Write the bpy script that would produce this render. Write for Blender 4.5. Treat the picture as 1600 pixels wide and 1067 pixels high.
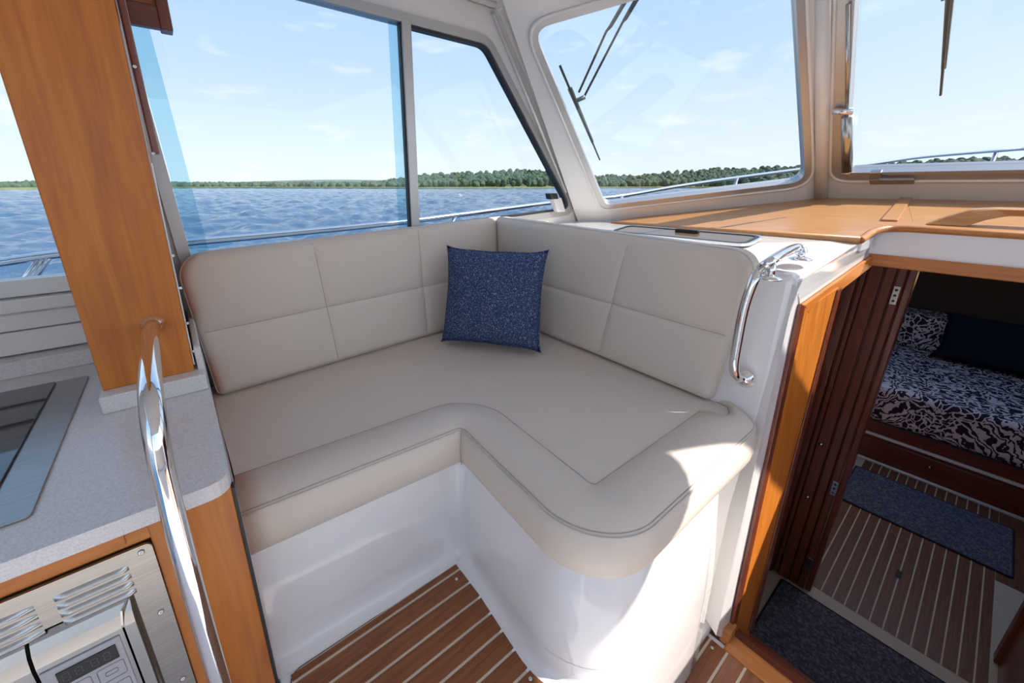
import bpy, bmesh, math, random
from mathutils import Vector, Matrix
random.seed(7)
for o in list(bpy.data.objects): bpy.data.objects.remove(o)
S = bpy.context.scene; COL = S.collection
# ------------------------------------------------------------------ camera
# world: X towards the bow, Y to port, Z up; z = 0 is the raised settee platform
FPX, CX, CY, YAW, PIT, H = 615.5, 749.0, 481.0, math.radians(52.65), math.radians(17.33), 1.15
FW = Vector((math.cos(PIT)*math.cos(YAW), math.cos(PIT)*math.sin(YAW), -math.sin(PIT)))
RT = Vector((math.sin(YAW), -math.cos(YAW), 0)); UP = RT.cross(FW); EYE = Vector((0, 0, H))
cam = bpy.data.cameras.new('camera'); co = bpy.data.objects.new('camera', cam); COL.objects.link(co)
cam.sensor_width = 36; cam.lens = FPX/1600*36; cam.clip_start = .02; cam.clip_end = 6000
cam.shift_x = (800-CX)/1600; cam.shift_y = (CY-533.5)/1600
M = Matrix((RT, UP, -FW)).transposed().to_4x4(); M.translation = EYE; co.matrix_world = M
S.camera = co
# ------------------------------------------------------------------ light
SUN = Vector((-.67, .68, -1)).normalized()
w = bpy.data.worlds.new('sky'); S.world = w; w.use_nodes = True
nt = w.node_tree; nt.nodes.clear()
N = nt.nodes.new; L = nt.links.new
out = N('ShaderNodeOutputWorld'); bg = N('ShaderNodeBackground'); tc = N('ShaderNodeTexCoord'); sx = N('ShaderNodeSeparateXYZ')
L(tc.outputs['Generated'], sx.inputs[0])
gr0 = N('ShaderNodeValToRGB'); e = gr0.color_ramp.elements       # elevation gradient of a hazy summer sky
e[0].position = 0; e[0].color = (.78, .85, .92, 1); e[1].position = 1; e[1].color = (.20, .38, .72, 1)
for p, c in ((.06, (.72, .82, .92)), (.25, (.50, .67, .90)), (.5, (.32, .52, .84))): k = e.new(p); k.color = (*c, 1)
L(sx.outputs[2], gr0.inputs[0])
dt = N('ShaderNodeVectorMath'); dt.operation = 'DOT_PRODUCT'; dt.inputs[1].default_value = -SUN; L(tc.outputs['Generated'], dt.inputs[0])
mxm = N('ShaderNodeMath'); mxm.operation = 'MAXIMUM'; mxm.inputs[1].default_value = 0; L(dt.outputs['Value'], mxm.inputs[0])
pw = N('ShaderNodeMath'); pw.operation = 'POWER'; pw.inputs[1].default_value = 5; L(mxm.outputs[0], pw.inputs[0])
glow = N('ShaderNodeMixRGB'); glow.blend_type = 'ADD'; glow.inputs[2].default_value = (.75, .68, .58, 1)
L(pw.outputs[0], glow.inputs[0]); L(gr0.outputs[0], glow.inputs[1])
mp = N('ShaderNodeMapping'); mp.inputs['Scale'].default_value = (1, 1, 3.6)
nz = N('ShaderNodeTexNoise'); nz.inputs['Scale'].default_value = 5.5; nz.inputs['Detail'].default_value = 9; nz.inputs['Roughness'].default_value = .6
rp = N('ShaderNodeValToRGB'); rp.color_ramp.elements[0].position = .55; rp.color_ramp.elements[1].position = .8; rp.color_ramp.elements[1].color = (.8, .8, .8, 1)
mx = N('ShaderNodeMixRGB'); mx.inputs[2].default_value = (.97, .97, .98, 1)
L(tc.outputs['Generated'], mp.inputs[0]); L(mp.outputs[0], nz.inputs[0]); L(nz.outputs[0], rp.inputs[0])
L(rp.outputs[0], mx.inputs[0]); L(glow.outputs[0], mx.inputs[1]); L(mx.outputs[0], bg.inputs[0]); L(bg.outputs[0], out.inputs[0])
bg.inputs[1].default_value = 1.42
sl = bpy.data.lights.new('sun', 'SUN'); sl.energy = 8.0; sl.angle = .0093; sl.color = (1, .95, .87)
so = bpy.data.objects.new('sun', sl); COL.objects.link(so); so.location = (5, -3, 8)
so.rotation_euler = SUN.to_track_quat('-Z', 'Y').to_euler()
S.view_settings.view_transform = 'Standard'; S.view_settings.look = 'None'; S.view_settings.gamma = 1
S.view_settings.use_curve_mapping = False; S.view_settings.exposure = .14
# ------------------------------------------------------------------ measuring helpers (photo pixel -> point on a plane)
V = Vector
def ray(x, y): return (x-CX)/FPX*RT-(y-CY)/FPX*UP+FW
def pl(x, y, n, p):
    n = V(n); r = ray(x, y); return EYE+r*((n.dot(V(p)-EYE))/n.dot(r))
def pz(x, y, h): return pl(x, y, (0, 0, 1), (0, 0, h))
def px(x, y, v): return pl(x, y, (1, 0, 0), (v, 0, 0))
def py(x, y, v): return pl(x, y, (0, 1, 0), (0, v, 0))
# ------------------------------------------------------------------ materials
def mat(name, col=(.8, .8, .8), rough=.5, metal=0, coat=0, spec=.5):
    m = bpy.data.materials.new(name); m.use_nodes = True
    b = m.node_tree.nodes['Principled BSDF']
    b.inputs['Base Color'].default_value = (*col, 1); b.inputs['Roughness'].default_value = rough
    b.inputs['Metallic'].default_value = metal; b.inputs['Coat Weight'].default_value = coat
    b.inputs['Coat Roughness'].default_value = .05; b.inputs['Specular IOR Level'].default_value = spec
    return m
def nodes(m): return m.node_tree, m.node_tree.nodes['Principled BSDF'], m.node_tree.nodes.new, m.node_tree.links.new
def noisy(m, cols, scale=(1, 1, 1), nscale=5, detail=6, bump=0, bdist=.002, pos=(.3, .7), distort=0, rough=None):
    t, b, N, L = nodes(m)
    tc = N('ShaderNodeTexCoord'); mp = N('ShaderNodeMapping'); mp.inputs['Scale'].default_value = scale
    nz = N('ShaderNodeTexNoise'); nz.inputs['Scale'].default_value = nscale; nz.inputs['Detail'].default_value = detail
    nz.inputs['Roughness'].default_value = .62; nz.inputs['Distortion'].default_value = distort
    r = N('ShaderNodeValToRGB'); e = r.color_ramp.elements
    e[0].position, e[1].position = pos
    e[0].color = (*cols[0], 1); e[1].color = (*cols[-1], 1)
    if len(cols) == 3: k = e.new((pos[0]+pos[1])/2); k.color = (*cols[1], 1)
    L(tc.outputs['Object'], mp.inputs[0]); L(mp.outputs[0], nz.inputs[0]); L(nz.outputs[0], r.inputs[0]); L(r.outputs[0], b.inputs['Base Color'])
    if bump:
        bp = N('ShaderNodeBump'); bp.inputs['Strength'].default_value = bump; bp.inputs['Distance'].default_value = bdist
        L(nz.outputs[0], bp.inputs['Height']); L(bp.outputs[0], b.inputs['Normal'])
    return m
def wood(name, c0, c1, c2, axis, rough=.4, coat=.05, stretch=14, ns=4):
    s = [stretch]*3; s['xyz'.index(axis)] = 1.0
    m = mat(name, c1, rough, 0, coat); return noisy(m, (c0, c1, c2), s, ns, 8, .08, .001, (.25, .75), .6)
GEL = mat('white_gelcoat', (.85, .815, .80), .10, 0, .5)
GELT = mat('ivory_moulding', (.84, .815, .78), .22, 0, .2)
HEAD = mat('headliner_white', (.85, .825, .79), .45)
def vinyl(name, c):
    m = mat(name, c, .5, 0, 0, .35); t, b, N, L = nodes(m)
    tc = N('ShaderNodeTexCoord'); nz = N('ShaderNodeTexNoise'); nz.inputs['Scale'].default_value = 420; nz.inputs['Detail'].default_value = 2
    n2 = N('ShaderNodeTexNoise'); n2.inputs['Scale'].default_value = 9; n2.inputs['Detail'].default_value = 3
    ad = N('ShaderNodeMath'); ad.operation = 'MULTIPLY_ADD'; ad.inputs[1].default_value = 9
    bp = N('ShaderNodeBump'); bp.inputs['Strength'].default_value = .22; bp.inputs['Distance'].default_value = .0006
    L(tc.outputs['Object'], nz.inputs[0]); L(tc.outputs['Object'], n2.inputs[0]); L(n2.outputs[0], ad.inputs[0]); L(nz.outputs[0], ad.inputs[2])
    L(ad.outputs[0], bp.inputs['Height']); L(bp.outputs[0], b.inputs['Normal']); return m
VINYL = vinyl('cream_vinyl', (.71, .62, .535)); PIPE = mat('cream_piping', (.66, .59, .52), .5)
STITCH = mat('seam_thread', (.42, .36, .31), .7)
CHZ = wood('cherry_upright', (.40, .105, .013), (.56, .170, .020), (.68, .235, .036), 'z', ns=3)
CHX = wood('cherry_fore_aft', (.40, .105, .013), (.56, .170, .020), (.68, .235, .036), 'x', ns=3)
CHY = wood('cherry_athwart', (.36, .12, .03), (.50, .185, .045), (.58, .24, .065), 'y', ns=3)
MHZ = wood('mahogany_upright', (.10, .022, .010), (.17, .036, .014), (.23, .055, .02), 'z', .3, .3)
MHX = wood('mahogany_fore_aft', (.10, .022, .010), (.17, .036, .014), (.23, .055, .02), 'x', .3, .3)
MHY = wood('mahogany_athwart', (.10, .022, .010), (.17, .036, .014), (.23, .055, .02), 'y', .3, .3)
TKX = wood('teak_sole', (.13, .038, .013), (.25, .078, .024), (.33, .12, .042), 'x', .38, .05, 26, 5)
TKD = wood('dark_teak_sole', (.11, .04, .02), (.19, .07, .032), (.25, .10, .048), 'x', .45, .05, 26, 5)
DASH = wood('honey_teak', (.42, .18, .06), (.54, .26, .095), (.62, .33, .13), 'y', .35, .15, 22, 4)
CAULK = mat('pale_caulk', (.66, .56, .42), .6)
BEIGE = mat('beige_sole', (.60, .52, .42), .6)
CHROME = mat('polished_steel', (.86, .85, .84), .05, 1); STEEL = mat('brushed_steel', (.50, .48, .45), .3, 1)
noisy(STEEL, ((.33, .31, .28), (.44, .41, .38)), (1, 60, 60), 8, 4, .04, .0005)
STEEL2 = mat('satin_steel', (.50, .48, .45), .22, 1)
ALU = mat('satin_aluminium', (.55, .545, .53), .38, .75); ALUD = mat('dark_seal', (.025, .027, .03), .5)
COUNTER = noisy(mat('solid_surface', (.7, .68, .67), .3, 0, .1), ((.64, .60, .58), (.72, .68, .66), (.80, .76, .74)), (1, 1, 1), 260, 3, 0, 0, (.35, .65))
BLACK = mat('black_glass', (.012, .012, .014), .04, 0, .6); BLACKP = mat('black_plastic', (.015, .015, .016), .4)
LILAC = mat('grey_panel', (.42, .40, .42), .35); DIGIT = mat('dim_digits', (.09, .08, .08), .5); PRINT = mat('panel_print', (.18, .17, .19), .6)
SCREW = mat('screw_steel', (.7, .69, .67), .25, 1)
def speckle(name, c0, c1, c2, s, p=(.42, .5, .68), bump=.5, stretch=(1, 1, 1)):
    m = mat(name, c0, .9, 0, 0, .1); t, b, N, L = nodes(m)
    tc = N('ShaderNodeTexCoord'); mp = N('ShaderNodeMapping'); mp.inputs['Scale'].default_value = stretch
    nz = N('ShaderNodeTexNoise'); nz.inputs['Scale'].default_value = s; nz.inputs['Detail'].default_value = 4; nz.inputs['Roughness'].default_value = .75
    r = N('ShaderNodeValToRGB'); e = r.color_ramp.elements; e[0].position = p[0]; e[0].color = (*c0, 1); e[1].position = p[2]; e[1].color = (*c2, 1)
    k = e.new(p[1]); k.color = (*c1, 1)
    bp = N('ShaderNodeBump'); bp.inputs['Strength'].default_value = bump; bp.inputs['Distance'].default_value = .002
    L(tc.outputs['Object'], mp.inputs[0]); L(mp.outputs[0], nz.inputs[0]); L(nz.outputs[0], r.inputs[0]); L(r.outputs[0], b.inputs['Base Color'])
    L(nz.outputs[0], bp.inputs['Height']); L(bp.outputs[0], b.inputs['Normal']); return m
BLUE = speckle('blue_tweed', (.022, .045, .115), (.045, .08, .175), (.42, .43, .48), 170, (.38, .54, .66))
MATF = speckle('denim_mat', (.05, .056, .085), (.10, .105, .15), (.32, .28, .26), 70, (.35, .5, .72)); MATE = mat('navy_binding', (.012, .014, .03), .8)
NAVY = mat('navy_cloth', (.012, .013, .022), .9, 0, 0, .1)
DARKF = speckle('brown_lining', (.06, .04, .032), (.085, .058, .045), (.12, .085, .07), 300, bump=.2)
def floral():
    m = mat('floral_fabric', (.5, .45, .5), .9, 0, 0, .1); t, b, N, L = nodes(m)
    tc = N('ShaderNodeTexCoord')
    nz = N('ShaderNodeTexNoise'); nz.inputs['Scale'].default_value = 9; nz.inputs['Detail'].default_value = 2
    mixv = N('ShaderNodeMixRGB'); mixv.inputs[0].default_value = .12
    L(tc.outputs['Object'], mixv.inputs[1]); L(tc.outputs['Object'], nz.inputs[0]); L(nz.outputs['Color'], mixv.inputs[2])
    # large blossoms: rings of petals around voronoi centres
    v1 = N('ShaderNodeTexVoronoi'); v1.inputs['Scale'].default_value = 4.2; L(mixv.outputs[0], v1.inputs[0])
    v2 = N('ShaderNodeTexVoronoi'); v2.feature = 'DISTANCE_TO_EDGE'; v2.inputs['Scale'].default_value = 26; L(mixv.outputs[0], v2.inputs[0])
    wv = N('ShaderNodeTexWave'); wv.wave_type = 'RINGS'; wv.inputs['Scale'].default_value = 10; wv.inputs['Distortion'].default_value = 12; wv.inputs['Detail'].default_value = 2; wv.inputs['Detail Scale'].default_value = 1.6
    L(mixv.outputs[0], wv.inputs[0])
    bl = N('ShaderNodeMath'); bl.operation = 'LESS_THAN'; bl.inputs[1].default_value = .43; L(v1.outputs['Distance'], bl.inputs[0])
    pe = N('ShaderNodeMath'); pe.operation = 'GREATER_THAN'; pe.inputs[1].default_value = .09; L(v2.outputs['Distance'], pe.inputs[0])
    lf = N('ShaderNodeMath'); lf.operation = 'GREATER_THAN'; lf.inputs[1].default_value = .52; L(wv.outputs['Fac'], lf.inputs[0])
    m1 = N('ShaderNodeMix'); m1.data_type = 'FLOAT'; L(bl.outputs[0], m1.inputs[0]); L(lf.outputs[0], m1.inputs[2]); L(pe.outputs[0], m1.inputs[3])
    c = N('ShaderNodeMixRGB'); c.inputs[1].default_value = (.62, .52, .55, 1); c.inputs[2].default_value = (.028, .022, .034, 1)
    L(m1.outputs[0], c.inputs[0]); L(c.outputs[0], b.inputs['Base Color']); return m
FLORAL = floral()
def glass(name, tint, base=.03):
    m = bpy.data.materials.new(name); m.use_nodes = True; t = m.node_tree; t.nodes.clear(); N = t.nodes.new; L = t.links.new
    o = N('ShaderNodeOutputMaterial'); mx = N('ShaderNodeMixShader'); tr = N('ShaderNodeBsdfTransparent'); gl = N('ShaderNodeBsdfGlossy')
    tr.inputs[0].default_value = (*tint, 1); gl.inputs['Roughness'].default_value = .0
    lw = N('ShaderNodeLayerWeight'); lw.inputs[0].default_value = .5
    p = N('ShaderNodeMath'); p.operation = 'POWER'; p.inputs[1].default_value = 5
    q = N('ShaderNodeMath'); q.operation = 'MULTIPLY_ADD'; q.inputs[1].default_value = 1-base; q.inputs[2].default_value = base
    L(lw.outputs['Facing'], p.inputs[0]); L(p.outputs[0], q.inputs[0]); L(q.outputs[0], mx.inputs[0])
    L(tr.outputs[0], mx.inputs[1]); L(gl.outputs[0], mx.inputs[2]); L(mx.outputs[0], o.inputs[0]); return m
GLASS = glass('window_glass', (.865, .88, .89)); TINT = glass('tinted_glass', (.72, .88, .92)); SMOKE = glass('smoked_lid', (.25, .19, .13), .08)
# ------------------------------------------------------------------ mesh helpers
ORG = {}
def link(name, me, m, parent=None, smooth=False):
    vs = [v.co for v in me.vertices]
    lo = V((min(v[i] for v in vs) for i in range(3))); hi = V((max(v[i] for v in vs) for i in range(3)))
    o0 = V(((lo.x+hi.x)/2, (lo.y+hi.y)/2, lo.z)); me.transform(Matrix.Translation(-o0))
    if m: me.materials.append(m)
    if smooth: me.polygons.foreach_set('use_smooth', [True]*len(me.polygons))
    o = bpy.data.objects.new(name, me); COL.objects.link(o); ORG[o] = o0
    if parent: o.parent = parent; o.location = o0-ORG[parent]
    else: o.location = o0
    return o
def tag(o, label=None, cat=None, group=None, kind=None):
    if label: o['label'] = label
    if cat: o['category'] = cat
    if group: o['group'] = group
    if kind: o['kind'] = kind
    return o
def thing(name, loc, label, cat, group=None, kind=None):
    o = bpy.data.objects.new(name, None); COL.objects.link(o); o.location = loc; o.empty_display_size = .05; ORG[o] = V(loc)
    return tag(o, label, cat, group, kind)
def mesh(name, vs, fs, m, parent=None, smooth=False, fix=True):
    me = bpy.data.meshes.new(name); me.from_pydata([tuple(v) for v in vs], [], fs)
    if fix:
        bm = bmesh.new(); bm.from_mesh(me); bmesh.ops.recalc_face_normals(bm, faces=bm.faces); bm.to_mesh(me); bm.free()
    me.update(); return link(name, me, m, parent, smooth)
def bevelled(bm, b, seg=2):
    if b: bmesh.ops.bevel(bm, geom=bm.edges[:], offset=b, segments=seg, profile=.5, affect='EDGES', clamp_overlap=True)
def box(name, lo, hi, m, parent=None, b=.003, xf=None, seg=2):
    bm = bmesh.new(); bmesh.ops.create_cube(bm, size=1)
    lo, hi = V(lo), V(hi)
    for v in bm.verts: v.co = V(((v.co[i]+.5)*(hi[i]-lo[i])+lo[i] for i in range(3)))
    bevelled(bm, b, seg)
    if xf:
        for v in bm.verts: v.co = xf(v.co)
    bmesh.ops.recalc_face_normals(bm, faces=bm.faces)
    me = bpy.data.meshes.new(name); bm.to_mesh(me); bm.free(); return link(name, me, m, parent)
def prism(name, pts, vec, m, parent=None, b=0, smooth=False, seg=2):
    bm = bmesh.new(); vec = V(vec)
    a = [bm.verts.new(p) for p in pts]; c = [bm.verts.new(V(p)+vec) for p in pts]; n = len(pts)
    bm.faces.new(a); bm.faces.new(c[::-1])
    for i in range(n): bm.faces.new((a[i], c[i], c[(i+1) % n], a[(i+1) % n]))
    bmesh.ops.recalc_face_normals(bm, faces=bm.faces); bevelled(bm, b, seg)
    bmesh.ops.triangulate(bm, faces=[f for f in bm.faces if len(f.verts) > 4])
    me = bpy.data.meshes.new(name); bm.to_mesh(me); bm.free(); return link(name, me, m, parent, smooth)
def spline(pts, n=8):
    pts = [V(p) for p in pts]; o = []
    for i in range(len(pts)-1):
        p0, p1, p2, p3 = pts[max(i-1, 0)], pts[i], pts[i+1], pts[min(i+2, len(pts)-1)]
        for k in range(n):
            t = k/n; o.append(.5*((2*p1)+(p2-p0)*t+(2*p0-5*p1+4*p2-p3)*t*t+(3*p1-p0-3*p2+p3)*t**3))
    return o+[pts[-1]]
def tube(name, pts, r, m, parent=None, n=12, closed=False, flat=None):
    pts = [V(p) for p in pts]; vs = []; fs = []; k = len(pts); up = None
    for i, p in enumerate(pts):
        if closed: t = (pts[(i+1) % k]-pts[i-1]).normalized()
        else: t = (pts[min(i+1, k-1)]-pts[max(i-1, 0)]).normalized()
        if up is None: up = t.orthogonal().normalized()
        up = (up-t*up.dot(t)).normalized(); s = t.cross(up)
        rr = r[i] if isinstance(r, (list, tuple)) else r
        for j in range(n):
            a = 2*math.pi*j/n; vs.append(p+up*math.cos(a)*rr+s*math.sin(a)*rr)
    for i in range(k if closed else k-1):
        for j in range(n): fs.append((i*n+j, i*n+(j+1) % n, ((i+1) % k)*n+(j+1) % n, ((i+1) % k)*n+j))
    if not closed: fs += [tuple(range(n))[::-1], tuple((k-1)*n+j for j in range(n))]
    return mesh(name, vs, fs, m, parent, True)
def lathe(name, base, axis, prof, m, parent=None, n=20):
    axis = V(axis).normalized(); u = axis.orthogonal().normalized(); w_ = axis.cross(u); vs = []; fs = []
    for r, h in prof:
        for j in range(n):
            a = 2*math.pi*j/n; vs.append(V(base)+axis*h+(u*math.cos(a)+w_*math.sin(a))*r)
    for i in range(len(prof)-1):
        for j in range(n): fs.append((i*n+j, i*n+(j+1) % n, (i+1)*n+(j+1) % n, (i+1)*n+j))
    fs += [tuple(range(n))[::-1], tuple((len(prof)-1)*n+j for j in range(n))]
    return mesh(name, vs, fs, m, parent, True)
def screw(base, axis, parent, r=.004, name='screw'): return lathe(name, base, axis, [(r, 0), (r, .001), (r*.8, .002), (r*.25, .0022), (r*.2, .0012)], SCREW, parent, 10)
def rpoly(pts, r, n=6):
    """2D polygon with rounded corners; r may be a list; every corner gives n+1 points"""
    o = []; k = len(pts)
    for i in range(k):
        p = V(pts[i]); a = (V(pts[i-1])-p); c = (V(pts[(i+1) % k])-p); rr = r[i] if isinstance(r, (list, tuple)) else r
        la, lc = a.length, c.length; a.normalize(); c.normalize(); ang = a.angle(c); d = min(rr/math.tan(ang/2), la*.49, lc*.49)
        for j in range(n+1):
            t = j/n; q0 = p+a*d; q1 = p+c*d; o.append((1-t)**2*q0+2*t*(1-t)*p+t*t*q1)
    return o
class Plane:
    def __init__(s, o, u, v, toward=EYE):
        s.o = V(o); s.u = V(u).normalized(); s.n = s.u.cross(V(v)).normalized(); s.v = s.n.cross(s.u)
        if s.n.dot(V(toward)-s.o) < 0: s.n = -s.n
    def P(s, a, d=0): return s.o+s.u*a[0]+s.v*a[1]+s.n*d
    def Q(s, p): p = V(p)-s.o; return V((p.dot(s.u), p.dot(s.v)))
    def pix(s, x, y): return s.Q(pl(x, y, s.n, s.o))
def ring(name, P, outer, inner, d0, d1, m, parent=None, smooth=False):
    n = len(outer); vs = [P.P(a, d1) for a in outer]+[P.P(a, d1) for a in inner]+[P.P(a, d0) for a in inner]+[P.P(a, d0) for a in outer]; fs = []
    for i in range(n):
        j = (i+1) % n
        for k in range(4): fs.append((k*n+i, k*n+j, ((k+1) % 4)*n+j, ((k+1) % 4)*n+i))
    return mesh(name, vs, fs, m, parent, smooth)
def plate(name, P, outl, d0, d1, m, parent=None, b=0): return prism(name, [P.P(a, d0) for a in outl], P.n*(d1-d0), m, parent, b)
def inset(pts, d):
    o = []; k = len(pts); ar = sum(pts[i-1][0]*pts[i][1]-pts[i][0]*pts[i-1][1] for i in range(k)); s = 1 if ar > 0 else -1
    for i in range(k):
        p = V(pts[i]); e0 = (p-V(pts[i-1])).normalized(); e1 = (V(pts[(i+1) % k])-p).normalized()
        n0 = V((-e0.y, e0.x))*s; n1 = V((-e1.y, e1.x))*s; bis = n0+n1; o.append(p+bis*(2*d/bis.dot(bis)) if bis.length > 1e-6 else p+n0*d)
    return o
# ================================================================== SETTING
DECK, SOLE, WALLY = -.35, -1.0, 1.70
# settee front path: list of (position, inward normal)
def settee_path(rB, n=8):
    A, B = V((0, .88)), V((.578, .85)); d1 = (B-A).normalized(); n1 = V((-d1.y, d1.x))
    C0 = V((.55, .47)); d2 = (C0-B).normalized(); n2 = V((-d2.y, d2.x)); n3 = V((0, 1)); R = .17
    cB = B-rB*(n1+n2); o = []; m = 10
    e = cB+rB*n1
    for i in range(m): o.append((A.lerp(e, i/m), n1))
    for i in range(n+1):
        q = n1.lerp(n2, i/n).normalized(); o.append((cB+rB*q, q))
    s = cB+rB*n2; cC = V((0, .305+R)); k = (cC.y-B.y)/d2.y; cC = B+d2*k+R*n2; cC.y = .305+R
    e = cC-R*n2
    for i in range(1, m): o.append((s.lerp(e, i/m), n2))
    for i in range(2*n+1):
        q = n2.lerp(n3, i/(2*n)).normalized(); o.append((cC-R*q, q))
    nc = len(o); c2 = V((1.26, .415)); s = V((cC.x, .305)); e = V((1.26, .305))
    for i in range(1, m): o.append((s.lerp(e, i/m), n3))
    for i in range(n+1):
        q = n3.lerp(V((-1, 0)), i/n).normalized(); o.append((c2-.11*q, q))
    nd = len(o)-n-1
    o.append((V((1.385, .5)), V((-1, 0))))
    return o, nc, nd
def rings(path, prof, lim=None):
    vs = []; n = len(path)
    for d, zz in prof:
        for i, (p, q) in enumerate(path):
            dd = d*(1-.9*min(1, (i-lim)/8)) if lim and i >= lim else d
            vs.append(V((*(p+q*dd), zz)))
    fs = [(r*n+i, r*n+i+1, (r+1)*n+i+1, (r+1)*n+i) for r in range(len(prof)-1) for i in range(n-1)]
    return vs, fs, n
# --- soles
fl = box('floor', (-1.2, -1.6, DECK-.05), (1.24, 1.75, DECK-.006), GEL, None, 0)
tag(fl, 'white moulded helm deck with teak planks beside the companionway sill', None, None, 'structure')
def planks(parent, x0, x1, y0, y1, gr, z0, m, gap=.007, th=.004):
    for a, b in zip(gr[:-1], gr[1:]):
        lo, hi = max(y0, b+gap/2), min(y1, a-gap/2)
        if hi-lo > .004: box('plank', (x0, lo, z0), (x1, hi, z0+th), m, parent, .0008, None, 1)
box('caulk_bed', (.62, -1.2, DECK-.006), (1.222, .303, DECK-.0012), CAULK, fl, .001)
planks(fl, .62, 1.222, -1.2, .303, [.303+.003]+[.279-.0545*k for k in range(27)], DECK-.0045, TKX)
screw((1.195, .262, DECK), (0, 0, 1), fl, .006)
pf = box('floor', (.004, .325, DECK-.004), (.60, .93, 0), GEL, None, .004)
tag(pf, 'raised white platform in the settee footwell with inlaid teak planks', None, None, 'structure')
prism('caulk_bed', [V((*p, 0)) for p in rpoly([V((.026, .333)), V((.520, .333)), V((.520, .803)), V((.026, .803))], [.01, .01, .018, .03])], (0, 0, .003), CAULK, pf)
planks(pf, .029, .517, .336, .80, [.806]+[.779-.054*k for k in range(10)], .0008, TKX, .0065, .0035)
prism('panel_gasket', [V((*p, 0)) for p in rpoly([V((.023, .331)), V((.5225, .331)), V((.5225, .806)), V((.023, .806))], [.01, .01, .02, .034])], (0, 0, .0022), ALUD, pf)
for x, y in ((.49, .757), (.49, .438)): screw((x, y, .004), (0, 0, 1), pf, .005)
# --- settee base
pb, nc, nd = settee_path(.05)
sb = thing('settee_base', (.6, .9, DECK), 'glossy white moulded base under the L-shaped settee seat', 'settee base')
pe = pb[:nc+6]+[(V((1.105, .308)), V((-.3, .95))), (V((1.118, .325)), V((-.9, .4))), (V((1.125, .62)), V((-1, 0)))]
vs, fs, n = rings(pe, [(.03, .335), (.018, .33), (.008, .315), (-.020, .06), (-.026, -.02), (-.034, DECK)])
mesh('front_face', vs, fs, GEL, sb, True)
vs, fs, n = rings(pb[:nc], [(-.0195, .07), (-.023, .032), (-.031, .014), (-.045, .005), (-.07, .0008)])
box('recess_ledge', (1.12, .288, DECK-.004), (1.25, .62, DECK+.035), GEL, sb, .012)
mesh('floor_cove', vs, fs, GEL, sb, True)
prism('seat_deck', [V((*(p+q*.03), .30)) for p, q in pe]+[V((1.12, .62, .30)), V((1.32, .62, .30)), V((1.32, 1.66, .30)), V((0, 1.66, .30))], (0, 0, .03), GEL, sb)
# --- bulkhead forward of the settee
wf = thing('wall_front', (1.4, 1.0, DECK), 'white moulded bulkhead behind the forward backrest', None, None, 'structure')
K0, K1 = V((1.40, .33)), V((2.22, .298)); Kn = V((-(K1-K0).y, (K1-K0).x, 0)).normalized(); Ko = V((*K0, 0))
def kp(x, y): return pl(x, y, Kn, Ko)
J0, J1, J2 = V((1.285, .25, DECK)), V((1.475, .322, .80)), V((1.83, .297, .86)); JN = (J1-J0).cross(J2-J0).normalized(); JN = JN if JN.y < 0 else -JN
bm_pts = [V((1.24, .283, DECK)), V((1.24, 1.72, DECK)), V((1.45, 1.72, .925)), V((1.425, .337, .895))]
prism('bulkhead_face', bm_pts, (.07, -.004, 0), GEL, wf, .018, False, 4)
# side return between bulkhead corner and the jamb
prism('side_return', [pl(1119, 993, JN, J0), pl(1134, 997, JN, J0), pl(1247, 474, JN, J0), kp(1244, 446)], (.03, .05, 0), GEL, wf)
# --- dashboard shelf and coaming
NR, NL, BB = V((1.938, .299, .969)), V((2.161, 1.474, .931)), V((2.951, .662, 1.081))
kt0, kt1 = kp(1247, 441), kp(1362, 379); kb0, kb1 = kp(1250, 475), kp(1363, 396); kc0, kc1 = kp(1257, 492), kp(1360, 413)
sh = thing('dash_shelf', (1.7, .9, .9), 'white moulded shelf between the forward backrest and the teak dashboard', 'shelf')
top = [kt0, V((1.43, .34, .889)), V((1.45, 1.0, .90)), V((1.45, 1.72, .905)), V((2.15, 1.72, .93)), NL+V((.05, 0, -.004)), NR+V((.05, 0, -.012)), kt1+V((.02, .0, .02)), kt1]
vs = top+[p-V((0, 0, .04)) for p in top]; k = len(top)
mesh('shelf_top', vs, [(0, 1, 2), (0, 2, 6), (2, 3, 5), (3, 4, 5), (2, 5, 6), (0, 6, 7), (0, 7, 8)]+[(i, (i+1) % k, (i+1) % k+k, i+k) for i in range(k)], GEL, sh)
prism('coaming_band', [kt0, kt1, kb1, kb0], -Kn*-.03, GEL, sh)
prism('coaming_rail', [kb0, kb1, kc1, kc0], -Kn*.012, CHX, sh, .003)
# --- dash boards
db = thing('dashboard', (2.4, .6, .95), 'honey teak dashboard under the windshield with moulded front edge', 'dashboard')
dn = (NR-BB).cross(NL-BB).normalized(); dn = dn if dn.z > 0 else -dn
def dp(x, y): return pl(x, y, dn, BB)
S0, S1 = V((2.32, .285, 1.012)), V((2.941, .324, 1.081))
cut = spline([NR, V((1.99, .298, .975)), V((2.10, .296, .988)), V((2.18, .27, .998)), V((2.205, .22, 1.0))], 5)
far = [dp(*q) for q in ((957, 346), (985, 341), (1010, 338), (1100, 329), (1200, 316.5), (1285, 309))]
board = [NL]+far[1:]+[V((2.951, .32, 1.081)), V((2.32, .22, 1.012))]+cut[::-1]
prism('port_board', [p-V((0, 0, .022)) for p in board], (0, 0, .022), DASH, db)
cb = [V((2.205, .222, 1.0)), V((2.322, .222, 1.013)), V((2.951, .33, 1.082)), V((2.951, -.9, 1.082)), V((2.2, -.9, .999))]
prism('centre_board', [p-V((0, 0, .022)) for p in cb], (0, 0, .022), DASH, db)
prism('dividing_strip', [V((2.30, .262, 1.009)), V((2.30, .312, 1.009)), V((2.948, .352, 1.083)), V((2.948, .31, 1.083))], (0, 0, .008), DASH, db, .003)
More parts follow.
